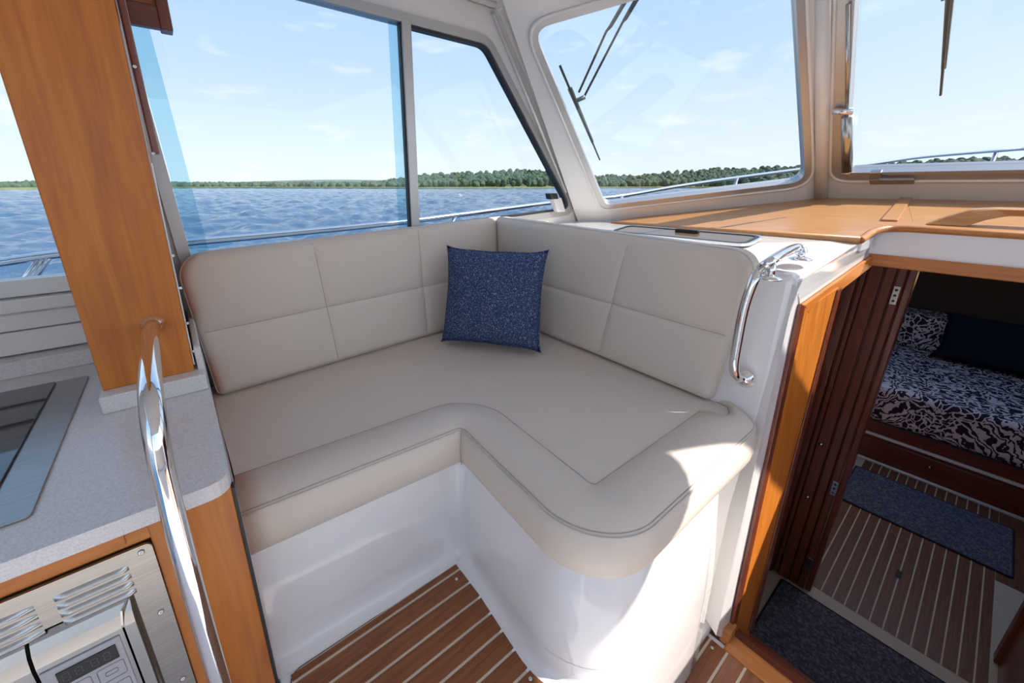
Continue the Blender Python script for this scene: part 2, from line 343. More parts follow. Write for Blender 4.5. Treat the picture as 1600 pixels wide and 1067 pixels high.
tube('front_moulding', [NL+V((-.004, 0, -.008)), NR+V((-.004, .0, -.008))], .014, DASH, db, 10)
tube('cut_moulding', [p+V((-.004, 0, -.008)) for p in cut]+[V((2.2, -.9, .991))], .013, CHY, db, 10)
# raised edge border following the cut-out
gr = thing('wooden_grab_rail', (2.35, -.2, 1.0), 'raised teak grab rail on the dashboard above the companionway', 'grab rail')
rail_pts = [V((2.255, .185, 1.006)), V((2.275, .135, 1.040)), V((2.29, .085, 1.066)), V((2.30, .03, 1.072)), V((2.30, -.75, 1.072)), V((2.30, -.75, 1.048)), V((2.30, .0, 1.046)), V((2.285, .045, 1.030)), V((2.265, .085, 1.006))]
prism('rail_bar', rail_pts, (.04, 0, .004), DASH, gr, .007)
# --- header over the companionway
hd = thing('wall_header', (2.2, -.2, .84), 'white header panel with cherry edge rail over the companionway', None, None, 'structure')
box('header_panel', (2.2, -.95, .885), (2.235, .31, .995), GEL, hd, .002)
box('header_rail', (2.185, -.95, .842), (2.225, .308, .888), CHY, hd, .004)
lathe('cabin_lamp', (2.46, .15, .80), (0, 0, 1), [(.012, 0), (.016, .004), (.016, .03), (.01, .034)], BLACKP, hd, 14)
pl_ = bpy.data.lights.new('cabin_lamp_light', 'POINT'); pl_.energy = 1.1; pl_.color = (1, .62, .35); pl_.shadow_soft_size = .03; plo = bpy.data.objects.new('cabin_lamp_light', pl_); COL.objects.link(plo); plo.location = (2.85, -.02, .72)
# --- companionway: jamb, sill, steps, lower sole
jb = thing('door_1', (1.4, .26, DECK), 'cherry companionway jamb panel catching the sun', None, None, 'structure')
def jp(x, y): return pl(x, y, JN, J0)
prism('jamb_panel', [jp(1256, 486), jp(1312, 449), jp(1172, 985), jp(1160, 1030), jp(1140, 1010)], JN*-.03, CHZ, jb, 0)
prism('jamb_edge', [jp(1246, 474), jp(1252, 477), jp(1141, 992), jp(1134, 998)], JN*.012, MHZ, jb, .003)
prism('jamb_bead', [jp(1252, 477), jp(1259, 484), jp(1148, 988), jp(1141, 992)], JN*.006, CHZ, jb, .002)
prism('jamb_far_edge', [jp(1307, 453), jp(1313, 448), jp(1174, 985), jp(1168, 985)], JN*.006, MHZ, jb, .002)
sill = thing('companionway_sill', (1.27, 0, DECK), 'pale cherry sill board with red mahogany ledges at the companionway', 'sill')
box('sill_board', (1.222, -1.0, DECK-.02), (1.292, .238, DECK+.006), CHY, sill, .005)
box('upper_ledge', (1.292, -1.0, DECK-.05), (1.335, .25, DECK-.012), MHY, sill, .004)
box('lower_ledge', (1.335, -1.0, DECK-.09), (1.372, .25, DECK-.04), MHY, sill, .004)
box('foot_block', (1.245, .232, DECK-.01), (1.30, .262, DECK+.05), CHY, sill, .006)
for i, zz in enumerate((-.57, -.79)):
    st = thing('companionway_step', (1.5+.2*i, -.1, zz-.2), ('upper', 'lower')[i]+' mahogany companionway step hidden below the sill', 'step', 'companionway steps')
    box('tread', (1.30+.2*i, -.45, zz-.03), (1.55+.2*i, .26, zz), MHY, st, .004); box('riser', (1.32+.2*i, -.45, zz-.22), (1.34+.2*i, .26, zz-.03), MHY, st, .002)
ls = box('floor', (1.25, -1.3, SOLE-.05), (5.8, 1.3, SOLE), BEIGE, None, 0)
tag(ls, 'lower cabin sole of dark teak planks with beige borders', None, None, 'structure')
LG = [.187-.0494*k for k in range(15)]
box('caulk_bed', (2.487, -.445, SOLE), (4.17, .237, SOLE+.002), CAULK, ls, 0)
planks(ls, 2.489, 4.17, -.445, .237, [.239]+LG, SOLE+.0008, TKD, .0065, .003)
planks(ls, 3.36, 4.17, -.75, -.447, [-.444]+[LG[-1]-.0494*k for k in range(1, 9)], SOLE+.0008, TKD, .0065, .003)
box('lifting_ring', (2.93, -.118, SOLE+.0035), (3.0, -.095, SOLE+.006), BLACKP, ls, .001)
# bulkhead with the folded door
lb = thing('wall_port', (2.42, .6, SOLE), 'dark mahogany bulkhead port of the cabin entrance', None, None, 'structure')
box('panel', (2.44, .36, SOLE), (2.48, 1.3, .87), MHZ, lb, 0); box('side_panel', (1.62, .36, SOLE), (2.45, .385, .83), MHZ, lb, 0)
dr = thing('door_2', (2.42, .28, SOLE), 'folded mahogany bifold door of the forward cabin with steel hinges', None, None, 'structure')
ys = [.372, .342, .318, .268, .228, .196]
for i, (a, b) in enumerate(zip(ys[:-1], ys[1:])):
    off = (0, .016, .004, .012, 0)[i]
    box('door_leaf', (2.392+off, b+.002, SOLE+.01+.004*i), (2.425+off, a-.002, .845), MHZ, dr, .005)
box('door_light_stop', (2.426, .198, SOLE), (2.438, .375, .85), MHZ, dr, 0)  # added backing board, blocks light leaking between the leaves
box('door_edge', (2.43, .172, SOLE), (2.50, .197, .86), MHZ, dr, .004)
for q, yy, zz in ((0, .212, .70), (1, .205, -.30), (2, .205, -.80)):
    h = box('hinge', (2.388, yy-.011, zz-.04), (2.393, yy+.011, zz+.04), STEEL2, dr, .001)
    for k in (-1, 0, 1): lathe('hinge_screw', (2.3885, yy, zz+k*.024), (-1, 0, 0), [(.006, 0), (.005, .001), (.001, .0012)], BLACKP, h, 8)
lathe('door_catch', (2.402, .30, -.10), (-1, 0, 0), [(.011, 0), (.012, .004), (.006, .012)], STEEL2, dr, 12)
lathe('door_catch', (2.402, .29, -.42), (-1, 0, 0), [(.011, 0), (.012, .004), (.006, .012)], STEEL2, dr, 12)
sw = thing('wall_starboard', (2.4, -.6, SOLE), 'dark mahogany companionway side to starboard', None, None, 'structure')
box('side_panel', (1.30, -.50, SOLE), (2.72, -.47, .84), MHZ, sw, .003); box('end_post', (2.70, -.50, SOLE), (2.76, -.455, .86), MHZ, sw, .006)
box('bulkhead', (2.74, -1.3, SOLE), (2.78, -.495, .87), MHZ, sw, 0)
for nm, lo, hi in (('wall_cabin_port', (2.44, 1.28, SOLE), (5.8, 1.32, .95)), ('wall_cabin_starboard', (2.44, -1.32, SOLE), (5.8, -1.28, .95)), ('wall_bow', (5.75, -1.3, SOLE), (5.8, 1.3, .95))):
    tag(box(nm, lo, hi, DARKF, None, 0), 'brown lined side of the forward cabin', None, None, 'structure')
PC = Plane((0, 0, .87), (1, 0, 0), (0, 1, 0), (0, 0, -9))
def r4(x0, y0, x1, y1, P=None): return [V((x0, y0)), V((x1, y0)), V((x1, y1)), V((x0, y1))]
def onp(P, pts): return [P.Q(p) for p in pts]
cl = ring('ceiling', PC, rpoly(onp(PC, [V((2.24, -1.35, .9)), V((5.8, -1.35, .9)), V((5.8, 1.35, .9)), V((2.24, 1.35, .9))]), .001),
          rpoly(onp(PC, [V((3.3, -.6, .9)), V((4.7, -.6, .9)), V((4.7, .6, .9)), V((3.3, .6, .9))]), .03), -.02, 0, DARKF)
tag(cl, 'brown lined forward cabin ceiling with unseen hatch opening widened to let in skylight', None, None, 'structure')  # out-of-view hole, sized so skylight brightens the berth area
# --- port side: wall, windows
PS = Plane((0, WALLY, 0), (1, 0, 0), (0, 0, 1))
def q2(*a): return [PS.Q(V((x, WALLY, z))) for x, z in a]
g2 = q2((.03, .895), (2.03, 1.005), (1.335, 1.785), (-.012, 1.785)); f2 = inset(g2, -.036)
RR = [.02, .05, .09, .02]
wl = ring('wall_left', PS, rpoly(q2((-.20, .80), (2.16, .92), (1.41, 1.94), (-.20, 1.94)), .004), rpoly(f2, [.03, .08, .12, .03]), -.05, 0, HEAD)
tag(wl, 'white cabin side around the sliding side window', None, None, 'structure')
wn = thing('window_1', (1.0, WALLY, .9), 'aluminium framed sliding side window above the settee', None, None, 'structure')
ring('window_frame', PS, rpoly(f2, [.03, .08, .12, .03]), rpoly(g2, RR), -.04, .014, ALU, wn)
gf = q2((.925, .95), (2.03, 1.005), (1.335, 1.785), (.925, 1.785)); RR2 = [.01, .05, .09, .01]
ring('glazing_seal', PS, rpoly(gf, RR2), rpoly(inset(gf, .009), RR2), -.03, .004, ALUD, wn)
box('mullion', (.888, WALLY-.016, .90), (.932, WALLY+.02, 1.80), ALU, wn, .004)
box('mullion_channel', (.883, WALLY-.004, .90), (.889, WALLY+.02, 1.79), ALUD, wn, 0)
plate('sliding_pane', PS, q2((.03, .90), (.88, .95), (.88, 1.785), (-.01, 1.785)), -.012, -.006, GLASS, wn)
plate('fixed_pane', PS, q2((.925, .95), (2.02, 1.01), (1.335, 1.78), (.925, 1.785)), -.02, -.014, GLASS, wn)
plate('tinted_edge', PS, q2((.032, .90), (.085, .90), (.040, 1.785), (-.008, 1.785)), -.024, -.02, TINT, wn)
plate('tinted_edge', PS, q2((.838, .95), (.884, .95), (.884, 1.785), (.846, 1.785)), -.024, -.02, TINT, wn)
lo_ = py(872, 318, WALLY-.03); lt = box('latch_body', lo_-V((.035, .012, .05)), lo_+V((.035, .03, .035)), GEL, wn, .006, lambda v: V((v.x-(v.z-lo_.z)*.55, v.y, v.z)))
box('latch_pad', lo_+V((-.065, -.014, .026)), lo_+V((.0, .03, .06)), BLACKP, lt, .005, lambda v: V((v.x-(v.z-lo_.z)*.4, v.y, v.z)))
g1 = q2((-1.0, .888), (-.215, .888), (-.235, 1.79), (-1.0, 1.79)); f1 = inset(g1, -.046)
wg = ring('wall_galley', PS, rpoly(q2((-1.2, .835), (-.168, .835), (-.18, 1.94), (-1.2, 1.94)), .004), rpoly(f1, .03), -.05, -.002, HEAD)
tag(wg, 'white cabin side around the galley window', None, None, 'structure')
w2 = thing('window_2', (-.6, WALLY, .85), 'aluminium framed galley window left of the cherry post', None, None, 'structure')
ring('window_frame', PS, rpoly(f1, .03), rpoly(g1, .02), -.04, .014, ALU, w2); plate('pane', PS, g1, -.02, -.014, GLASS, w2)
pn = thing('wall_panelling', (-.6, 1.66, .62), 'ivory wall boards between the galley counter and window', None, None, 'structure')
for z0, z1, dy in ((.80, .838, .03), (.745, .797, .012), (.672, .741, .006)): box('board', (-1.2, WALLY-dy-.02, z0), (-.17, WALLY+.02, z1), GELT, pn, .005)
lwall = tag(box('wall_lower', (-1.2, WALLY+.002, DECK), (2.2, WALLY+.05, .80), GEL, None, 0), 'white lower cabin side behind settee and galley', None, None, 'structure')
tag(box('wall_right_added', (-1.2, -1.76, DECK), (1.9, -1.71, .85), GEL, None, 0), 'unseen white cabin side to starboard, added to darken the interior', None, None, 'structure')  # out of view; added to hold back starboard sky light
wb = thing('wall_back_added', (-1.25, 0, DECK), 'unseen white aft bulkhead panels, added to cut the fill light', None, None, 'structure')  # out of view; added panels reduce sky fill from astern
box('port_panel', (-1.27, .35, DECK), (-1.23, 1.76, 1.93), GEL, wb, 0); box('starboard_panel', (-1.27, -1.76, DECK), (-1.23, -.75, 1.93), GEL, wb, 0)
# --- windshield
CP = Plane(BB, (0, -1, 0), (-.83, 0, 1)); M1 = pl(1288, -20, CP.n, BB)
A1 = dp(1010, 338); PP = Plane(A1, BB-A1, M1-A1)
def topz(P, q, d, zt):
    a = P.P(q); b = P.P(q+d); t = (zt-a.z)/(b.z-a.z); return q+d*t
def quad(P, bl, br, tl, tr, zt):
    BLq, BRq = P.pix(*bl), P.pix(*br); return [BLq, BRq, topz(P, BRq, P.pix(*tr)-BRq, zt), topz(P, BLq, P.pix(*tl)-BLq, zt)]
# port pane
gp = quad(PP, (946, 320), (1258, 283), (842, 52), (1243, 0), 1.865)
gp[3] = PP.pix(833, 46); gp[2] = PP.pix(1239, -71); fp = inset(gp, -.03); RP = [.05, .06, .05, .06]; RF = [.08, .09, .08, .10]
ob = [PP.pix(905, 352), PP.Q(BB)-V((0, .03)), topz(PP, PP.Q(BB), PP.Q(M1)-PP.Q(BB), 2.14), topz(PP, PP.pix(886, 300), PP.pix(795, 30)-PP.pix(886, 300), 1.97)]
wp = ring('wall_windshield_port', PP, rpoly(ob, .004), rpoly(fp, RF), -.06, 0, GELT)
tag(wp, 'white moulded surround of the port windshield pane', None, None, 'structure')
w3 = thing('window_3', PP.P(gp[0]), 'raked port windshield pane in satin frame', None, None, 'structure')
ring('window_frame', PP, rpoly(fp, RF), rpoly(gp, RP), -.05, .006, ALU, w3); plate('pane', PP, rpoly(gp, RP), -.03, -.024, GLASS, w3)
lip = inset(fp, -.012); ring('surround_lip', PP, rpoly(lip, .1), rpoly(fp, RF), -.01, .012, GELT, w3, True)
# centre pane
gc = quad(CP, (1322, 267), (1800, 253), (1338, 0), (1900, -60), 1.99); gc[1].x = gc[0].x+1.13; gc[2].x = gc[3].x+1.13; gc[1].y = gc[0].y; gc[2].y = gc[3].y
fc = inset(gc, -.058)
oc = [CP.Q(BB)-V((0, .03)), V((1.4, CP.Q(BB).y-.03)), V((1.4, topz(CP, CP.Q(BB), CP.Q(M1)-CP.Q(BB), 2.14).y)), topz(CP, CP.Q(BB), CP.Q(M1)-CP.Q(BB), 2.14)]
wc = ring('wall_windshield_centre', CP, rpoly(oc, .004), rpoly(fc, .08), -.06, 0, GELT); tag(wc, 'white moulded surround of the centre windshield', None, None, 'structure')
w4 = thing('window_4', CP.P(gc[0]), 'raked centre windshield pane that opens on a strut', None, None, 'structure')
ring('outer_frame', CP, rpoly(fc, .08), rpoly(inset(gc, -.018), .05), -.05, .006, ALU, w4); ring('sash', CP, rpoly(inset(gc, -.019), .05), rpoly(gc, .03), -.045, .016, ALU, w4)
ring('surround_lip', CP, rpoly(inset(fc, -.012), .09), rpoly(fc, .08), -.01, .012, GELT, w4, True); plate('pane', CP, rpoly(gc, .03), -.03, -.024, GLASS, w4)
# rounded mullion post between the two panes
tube('windshield_post', [BB+V((.0, .0, -.03)), BB.lerp(M1, 1.25)], .03, GELT, wc, 14)
# pillar between side window and windshield
va = [V((2.16, WALLY, .92)), V((1.41, WALLY, 1.94))]; vb = [PP.P(ob[0]), PP.P(ob[3])]; vs = []; n = 9; mrows = 12
for i in range(mrows+1):
    a = va[0].lerp(va[1], i/mrows); b = vb[0].lerp(vb[1], i/mrows); mid = (a+b)/2+V((.06, .05, .03))
    for k in range(n): t = k/(n-1); vs.append((1-t)**2*a+2*t*(1-t)*mid+t*t*b)
pm = mesh('wall_pillar', vs, [(i*n+k, i*n+k+1, (i+1)*n+k+1, (i+1)*n+k) for i in range(mrows) for k in range(n-1)], GELT, None, True)
tag(pm, 'white corner pillar between side window and windshield', None, None, 'structure')
tr1 = tube('trim_1', [py(884, 300, WALLY-.01), py(770, 20, WALLY-.01)], .009, GEL, None, 8); tag(tr1, 'slim white bead along the corner pillar', None, None, 'structure')
cv = [V((-1.25, 1.78, 1.93)), V((1.41, WALLY+.03, 1.94)), PP.P(ob[3]), PP.P(ob[2]), V((PP.P(ob[2]).x, -.75, 2.14)), V((1.41, -1.73, 1.94)), V((-1.25, -1.78, 1.93)), V((-1.25, 0, 2.12)), V((1.5, 0, 2.14))]
k = len(cv); ft = [(0, 1, 8, 7), (1, 2, 8), (2, 3, 8), (3, 4, 8), (4, 5, 8), (5, 6, 7, 8)]; ol = [0, 1, 2, 3, 4, 5, 6, 7]
ce = mesh('ceiling', cv+[p+V((0, 0, .05)) for p in cv], ft+[tuple(i+k for i in f)[::-1] for f in ft]+[(ol[i], ol[(i+1) % 8], ol[(i+1) % 8]+k, ol[i]+k) for i in range(8)], HEAD)
tag(ce, 'white cabin headliner', None, None, 'structure')
tube('headliner_bead', [V((-1.2, 1.67, 1.935)), V((1.36, 1.66, 1.94))], .012, GEL, ce, 8)
# ================================================================== SETTEE CUSHIONS
pc, nc2, nd2 = settee_path(.012)
sc = thing('seat_cushion', (.7, 1.0, .33), 'cream vinyl L-shaped settee seat cushion with raised front bolster', 'seat cushion')
prof = [(.03, .322), (.012, .318), (.002, .328), (-.006, .352), (-.010, .385), (-.006, .415), (.001, .434), (.0045, .440), (.010, .446), (.028, .4565), (.06, .4635), (.095, .4625), (.128, .4565), (.148, .4475), (.1555, .4445)]
vs, fs, n = rings(pc, prof, nd2)
# left end cap
k = len(prof); vs += [V((0, 1.62, .4445)), V((0, 1.62, .322))]; b0 = len(vs)-2
fs.append(tuple(r*n for r in range(k))+(b0, b0+1))
mesh('bolster', vs, fs, VINYL, sc, True)
ring_in = [V((*(p+q*(.1545*(1-.9*min(1, (i-nd2)/8)) if i >= nd2 else .1545)), .4445)) for i, (p, q) in enumerate(pc)]
cen = ring_in+[V((1.385, .60, .4445)), V((1.385, 1.65, .4445)), V((0, 1.62, .4445))]
bm = bmesh.new(); f = bm.faces.new([bm.verts.new(p) for p in cen]); bmesh.ops.triangulate(bm, faces=[f]); bm.normal_update()
if sum(f.normal.z for f in bm.faces) < 0: bmesh.ops.reverse_faces(bm, faces=bm.faces)
me = bpy.data.meshes.new('seat_panel'); bm.to_mesh(me); bm.free(); link('seat_panel', me, VINYL, sc)
tube('piping', [V((*(p+q*.002), .4395)) for p, q in pc], .0028, PIPE, sc, 8)
tube('stitching', [V((*(p+q*.0085), .4462)) for p, q in pc], .0009, STITCH, sc, 6)
tube('panel_seam', [p+V((0, 0, .0004)) for p in ring_in], .0016, STITCH, sc, 6)
Bp = [i for i, (p, q) in enumerate(pc)][10+4]
for dy in (-.006, .008):
    p, q = pc[14]; tube('corner_seam', [V((*(p+q*(d-.001)+V((dy*.4, dy))), zz)) for d, zz in prof[1:9]], .0011, STITCH, sc, 6)
tube('end_piping', [V((.001, pc[0][0].y+d, zz)) for d, zz in prof[1:]]+[V((.001, 1.5, .446))], .003, PIPE, sc, 8)

def backrest(name, BL, BR, TR, TL, nrm, thick, rads, vseams, hseam, label):
    """vseams: [(s_bottom, s_top)], hseam: t along s; rads for (BL, BR, TR, TL)"""
    BL, BR, TR, TL = map(V, (BL, BR, TR, TL)); Wd = (BR-BL).length; Hh = (TL-BL).length; nrm = V(nrm).normalized()
    th = thing(name, (BL+BR)/2, label, 'backrest', 'settee backrest cushions')
    def cl(m):
        base = [0, .004, .012, .022, .035, .05]; a = [x for x in base]; return a
    def axis(Lh, seams, N):
        s = set([0, .003, .008, .015, .024, .036, .05]); s |= {Lh-x for x in list(s)}
        for q in seams:
            for dlt in (-.028, -.016, -.008, -.003, 0, .003, .008, .016, .028): s.add(min(max(q*Lh+dlt, 0), Lh))
        for i in range(N+1): s.add(Lh*i/N)
        s = sorted(s); o = [s[0]]
        for x in s[1:]:
            if x-o[-1] > .0022: o.append(x)
        o[-1] = Lh; return o
    us = axis(Wd, [(a+b)/2 for a, b in vseams], 24); vs_ = axis(Hh, [hseam], 14)
    def lims(v):
        lo, hi = 0, Wd
        for r, side, top in ((rads[0], 0, 0), (rads[1], 1, 0), (rads[2], 1, 1), (rads[3], 0, 1)):
            e = v-(Hh-r) if top else r-v
            if e > 0:
                c = r-math.sqrt(max(r*r-e*e, 0))
                if side: hi = min(hi, Wd-c)
                else: lo = max(lo, c)
        return lo, hi
    def surf(u, v):
        lo, hi = lims(v); uu = lo+(hi-lo)*u/Wd; s, t = uu/Wd, v/Hh
        b = BL.lerp(BR, s).lerp(TL.lerp(TR, s), t)
        d = min(uu-lo, hi-uu, v, Hh-v); r = .028
        # distance to rounded corners is close enough to the side distance
        off = -r+math.sqrt(max(r*r-(r-min(d, r))**2, 0)); w = min(d/.12, 1); bul = .010*w*(2-w)
        gro = 0
        for a, c in vseams:
            x = abs(s-(a+(c-a)*t))*Wd; gro = max(gro, math.exp(-(x/.011)**2)); bul *= 1-.55*math.exp(-(x/.06)**2)
        x = abs(t-hseam)*Hh; g2_ = math.exp(-(x/.010)**2); bul *= 1-.5*math.exp(-(x/.06)**2)
        return b+nrm*(off+bul-.006*max(gro, g2_)*(1 if d > .03 else d/.03)-.003*gro*g2_)
    nu, nv = len(us), len(vs_); P = [surf(u, v) for v in vs_ for u in us]; fs = []
    for j in range(nv-1):
        for i in range(nu-1): fs.append((j*nu+i, j*nu+i+1, (j+1)*nu+i+1, (j+1)*nu+i))
    bd = [i for i in range(nu)]+[j*nu+nu-1 for j in range(1, nv)]+[(nv-1)*nu+i for i in range(nu-2, -1, -1)]+[j*nu for j in range(nv-2, 0, -1)]
    n0 = len(P); c = (BL+BR+TR+TL)/4
    for k_, bi in enumerate(bd): P.append(P[bi]-nrm*(thick-.028)+(c-P[bi])*.0)
    m_ = len(bd)
    for k_ in range(m_): fs.append((bd[k_], bd[(k_+1) % m_], n0+(k_+1) % m_, n0+k_))
    body = mesh('cushion_body', P, fs+[tuple(n0+k_ for k_ in range(m_))], VINYL, th, True)
    edge = [P[bi]+nrm*.001 for bi in bd]; tube('piping', edge, .0032, PIPE, th, 6, True)
    for a, cc in vseams:
        pts = []
        for v in vs_:
            if .012 < v < Hh-.012:
                lo, hi = lims(v); s = a+(cc-a)*v/Hh; pts.append(surf((s*Wd-lo)/(hi-lo)*Wd, v)+nrm*.0003)
        tube('tuft_seam', pts, .0011, STITCH, th, 6)
    pts = [surf(u, hseam*Hh)+nrm*.0003 for u in us if .012 < u < Wd-.012]; tube('tuft_seam', pts, .0011, STITCH, th, 6)
    return th
LBL, LBR, LTR, LTL = (.02, 1.500, .452), (1.40, 1.600, .452), (1.40, 1.62, .991), (-.018, 1.555, .938)
PLb = Plane(LBL, V(LBR)-V(LBL), V(LTL)-V(LBL))
def st(P, W_, H_, x, y): q = P.pix(x, y); return q.x/W_, q.y/H_
WL = (V(LBR)-V(LBL)).length; HL = .505
s1 = [(st(PLb, WL, HL, 530, 565)[0], st(PLb, WL, HL, 497, 380)[0]), (st(PLb, WL, HL, 668, 518)[0], st(PLb, WL, HL, 652, 358)[0])]
hL = st(PLb, WL, HL, 512, 473)[1]
backrest('backrest_cushion', LBL, LBR, LTR, LTL, -PLb.n if PLb.n.y > 0 else PLb.n, .085, (.02, .004, .004, .085), s1, .47, 'long cream tufted backrest cushion along the side window')
RBL, RBR, RTR, RTL = (1.352, 1.594, .452), (1.325, .462, .447), (1.392, .437, .948), (1.330, 1.612, .988)
PRb = Plane(RBL, V(RBR)-V(RBL), V(RTL)-V(RBL)); WR = (V(RBR)-V(RBL)).length
s2 = [(st(PRb, WR, HL, 933, 565)[0], st(PRb, WR, HL, 966, 385)[0])]
backrest('backrest_cushion', RBL, RBR, RTR, RTL, PRb.n, .075, (.004, .03, .075, .004), s2, .47, 'shorter cream tufted backrest cushion in front of the dashboard shelf')
# --- throw pillow
def pillow(name, c0, u, v, W_, H_, T_, m, label, cat, seed=1, ear=.03, group=None):
    u, v = V(u).normalized(), V(v).normalized(); nn = u.cross(v).normalized(); N_ = 30; vs = []; fs = []
    def outline(a, b):
        wob = .010*math.sin(5*b+seed)+.008*math.sin(7*a-seed)
        return a*(1-(.085+wob)*(1-abs(b)**5)*abs(a)**2), b*(1-(.085-wob)*(1-abs(a)**5)*abs(b)**2)
    for sgn in (1, -1):
        for j in range(N_+1):
            for i in range(N_+1):
                a, b = 2*i/N_-1, 2*j/N_-1
                xx, yy = outline(a, b)
                h = (max(0, (1-a**6))*max(0, (1-b**6)))**.5*(.72+.28*(1-a*a)*(1-b*b))
                h *= 1+.05*math.sin(3.1*a+seed)*math.cos(2.7*b)+.03*math.sin(9*a+4*b+seed)
                vs.append(V(c0)+u*xx*W_/2+v*(yy+1)*H_/2+nn*sgn*h*T_/2)
    q = (N_+1)**2
    for s_ in (0, 1):
        for j in range(N_):
            for i in range(N_):
                f = (s_*q+j*(N_+1)+i, s_*q+j*(N_+1)+i+1, s_*q+(j+1)*(N_+1)+i+1, s_*q+(j+1)*(N_+1)+i); fs.append(f if s_ == 0 else f[::-1])
    th = thing(name, V(c0), label, cat, group)
    me = bpy.data.meshes.new('pillow_cover'); me.from_pydata([tuple(p) for p in vs], [], fs)
    bm = bmesh.new(); bm.from_mesh(me); bmesh.ops.remove_doubles(bm, verts=bm.verts, dist=1e-4); bmesh.ops.recalc_face_normals(bm, faces=bm.faces); bm.to_mesh(me); bm.free()
    link('pillow_cover', me, m, th, True)
    e = []
    for a, b in [(i/8-1, -1) for i in range(0, 16)]+[(1, i/8-1) for i in range(0, 16)]+[(1-i/8, 1) for i in range(0, 16)]+[(-1, 1-i/8) for i in range(0, 16)]:
        xx, yy = outline(a, b); e.append(V(c0)+u*xx*W_/2+v*(yy+1)*H_/2)
    tube('edge_piping', e, .0045, m, th, 6, True); return th
pb0, pb1 = V((.905, 1.44, .458)), V((1.150, 1.105, .458)); pu = pb1-pb0
pillow('throw_pillow', (pb0+pb1)/2, pu, V((.80*.25, .60*.25, 1)), pu.length+.045, .44, .17, BLUE, 'navy blue speckled throw pillow in the corner of the settee', 'pillow')
# ================================================================== GALLEY
CT = .62
gc_ = thing('galley_cabinet', (-.5, 1.2, DECK), 'cherry galley cabinet under the white countertop', 'cabinet')
box('front_panel', (-.134, .795, DECK), (-.004, .815, CT-.032), CHZ, gc_, .002); box('top_rail', (-1.2, .797, .545), (-.10, .815, CT-.032), CHX, gc_, .002)
box('lower_panel', (-1.2, .797, DECK), (-.12, .815, .03), CHX, gc_, .002); box('left_stile', (-1.2, .797, .03), (-.71, .815, .546), CHZ, gc_, .002)
box('rail_inlay', (-.42, .793, .555), (-.165, .80, CT-.036), CHX, gc_, .001)
box('end_panel', (-.022, .815, DECK), (-.004, 1.66, CT-.032), CHZ, gc_, .002); box('edge_seal', (-.003, .80, DECK), (.003, .82, CT-.04), ALUD, gc_, 0)
ct = thing('countertop', (-.5, 1.2, CT), 'speckled white solid surface galley countertop with rounded corner', 'countertop')
prism('slab', [V((*p, CT-.032)) for p in rpoly([V((-1.2, .775)), V((.0, .775)), V((.0, 1.66)), V((-1.2, 1.66))], [.004, .045, .004, .004])], (0, 0, .032), COUNTER, ct, .004)
box('backsplash', (-1.2, 1.618, CT), (-.17, 1.70, .668), COUNTER, ct, .003)
box('post_plinth', (-.218, 1.208, CT), (-.004, 1.70, CT+.045), COUNTER, ct, .004)
box('side_upstand', (-.018, 1.25, CT+.02), (-.002, 1.70, CT+.11), COUNTER, ct, .004)
ck = thing('cooktop', (-.6, 1.18, CT), 'black glass cooktop in a stainless steel surround', 'cooktop')
prism('steel_surround', [V((*p, CT+.0005)) for p in rpoly([V((-.95, .868)), V((-.276, .868)), V((-.273, 1.506)), V((-.95, 1.506))], .012)], (0, 0, .004), STEEL, ck, .001)
prism('glass_top', [V((*p, CT+.0045)) for p in rpoly([V((-.89, .93)), V((-.338, .93)), V((-.338, 1.497)), V((-.89, 1.497))], .01)], (0, 0, .005), BLACK, ck, .0015)
mw = thing('microwave', (-.4, .8, .05), 'stainless steel built-in microwave below the galley counter', 'microwave')
PM = Plane((0, .795, 0), (1, 0, 0), (0, 0, 1), (0, 0, 0))
def m2(*a): return [PM.Q(V((x, .795, z))) for x, z in a]
ring('trim_plate', PM, rpoly(m2((-.72, .02), (-.134, .02), (-.134, .543), (-.72, .543)), .012), rpoly(m2((-.675, .09), (-.176, .09), (-.176, .462), (-.675, .462)), .01), 0, .006, STEEL, mw)
box('cavity', (-.676, .80, .088), (-.175, .83, .464), BLACKP, mw, 0)
for xa, xb in ((py(80, 927, .79).x, py(199, 880, .79).x), (-.50, py(52, 945, .79).x)):
    for i in range(4):
        zc = .528-.0175*i-.012; lv = []
        for k in range(13):
            t = k/12; e = min(1, min(t, 1-t)/.08); e = e*e*(3-2*e)
            for hh, dd in ((0, 0), (.004, .0045), (.008, .006), (.0115, .001)): lv.append(V((xa+(xb-xa)*t+.0, .789-dd*e, zc-hh*1.0+.002*0)))
        mesh('louvre', lv, [(k*4+j, k*4+j+1, (k+1)*4+j+1, (k+1)*4+j) for k in range(12) for j in range(3)], STEEL2, mw, True)
for x, zz in ((-.15, .53), (-.15, .385), (-.15, .20)): screw((x, .7885, zz), (0, -1, 0), mw, .005)
def bull(name, xa, xb, za, zb, yd, m, parent):
    "front with a rolled top edge, open below"
    prof_ = [(0, zb), (-.006, zb-.002), (-.014, zb-.010), (-.022, zb-.026), (-.026, zb-.05), (-.026, za), (0, za)]
    vs_ = [V((x, yd+dy, zz)) for x in (xa, xb) for dy, zz in prof_]; n_ = len(prof_)
    return mesh(name, vs_, [(i, i+1, n_+i+1, n_+i) for i in range(n_-1)]+[tuple(range(n_)), tuple(range(n_, 2*n_))], m, parent, False)
cp = bull('control_housing', -.305, -.182, .10, .456, .80, STEEL2, mw); bull('oven_door', -.668, -.310, .10, .456, .80, STEEL2, mw)
prism('side_bezel', [V((-.20, .774, .10)), V((-.20, .774, .412)), V((-.196, .776, .44)), V((-.18, .794, .455)), V((-.178, .794, .10))], (.003, 0, 0), STEEL2, cp)
box('control_panel', (-.304, .7715, .12), (-.206, .7745, .395), LILAC, cp, .001)
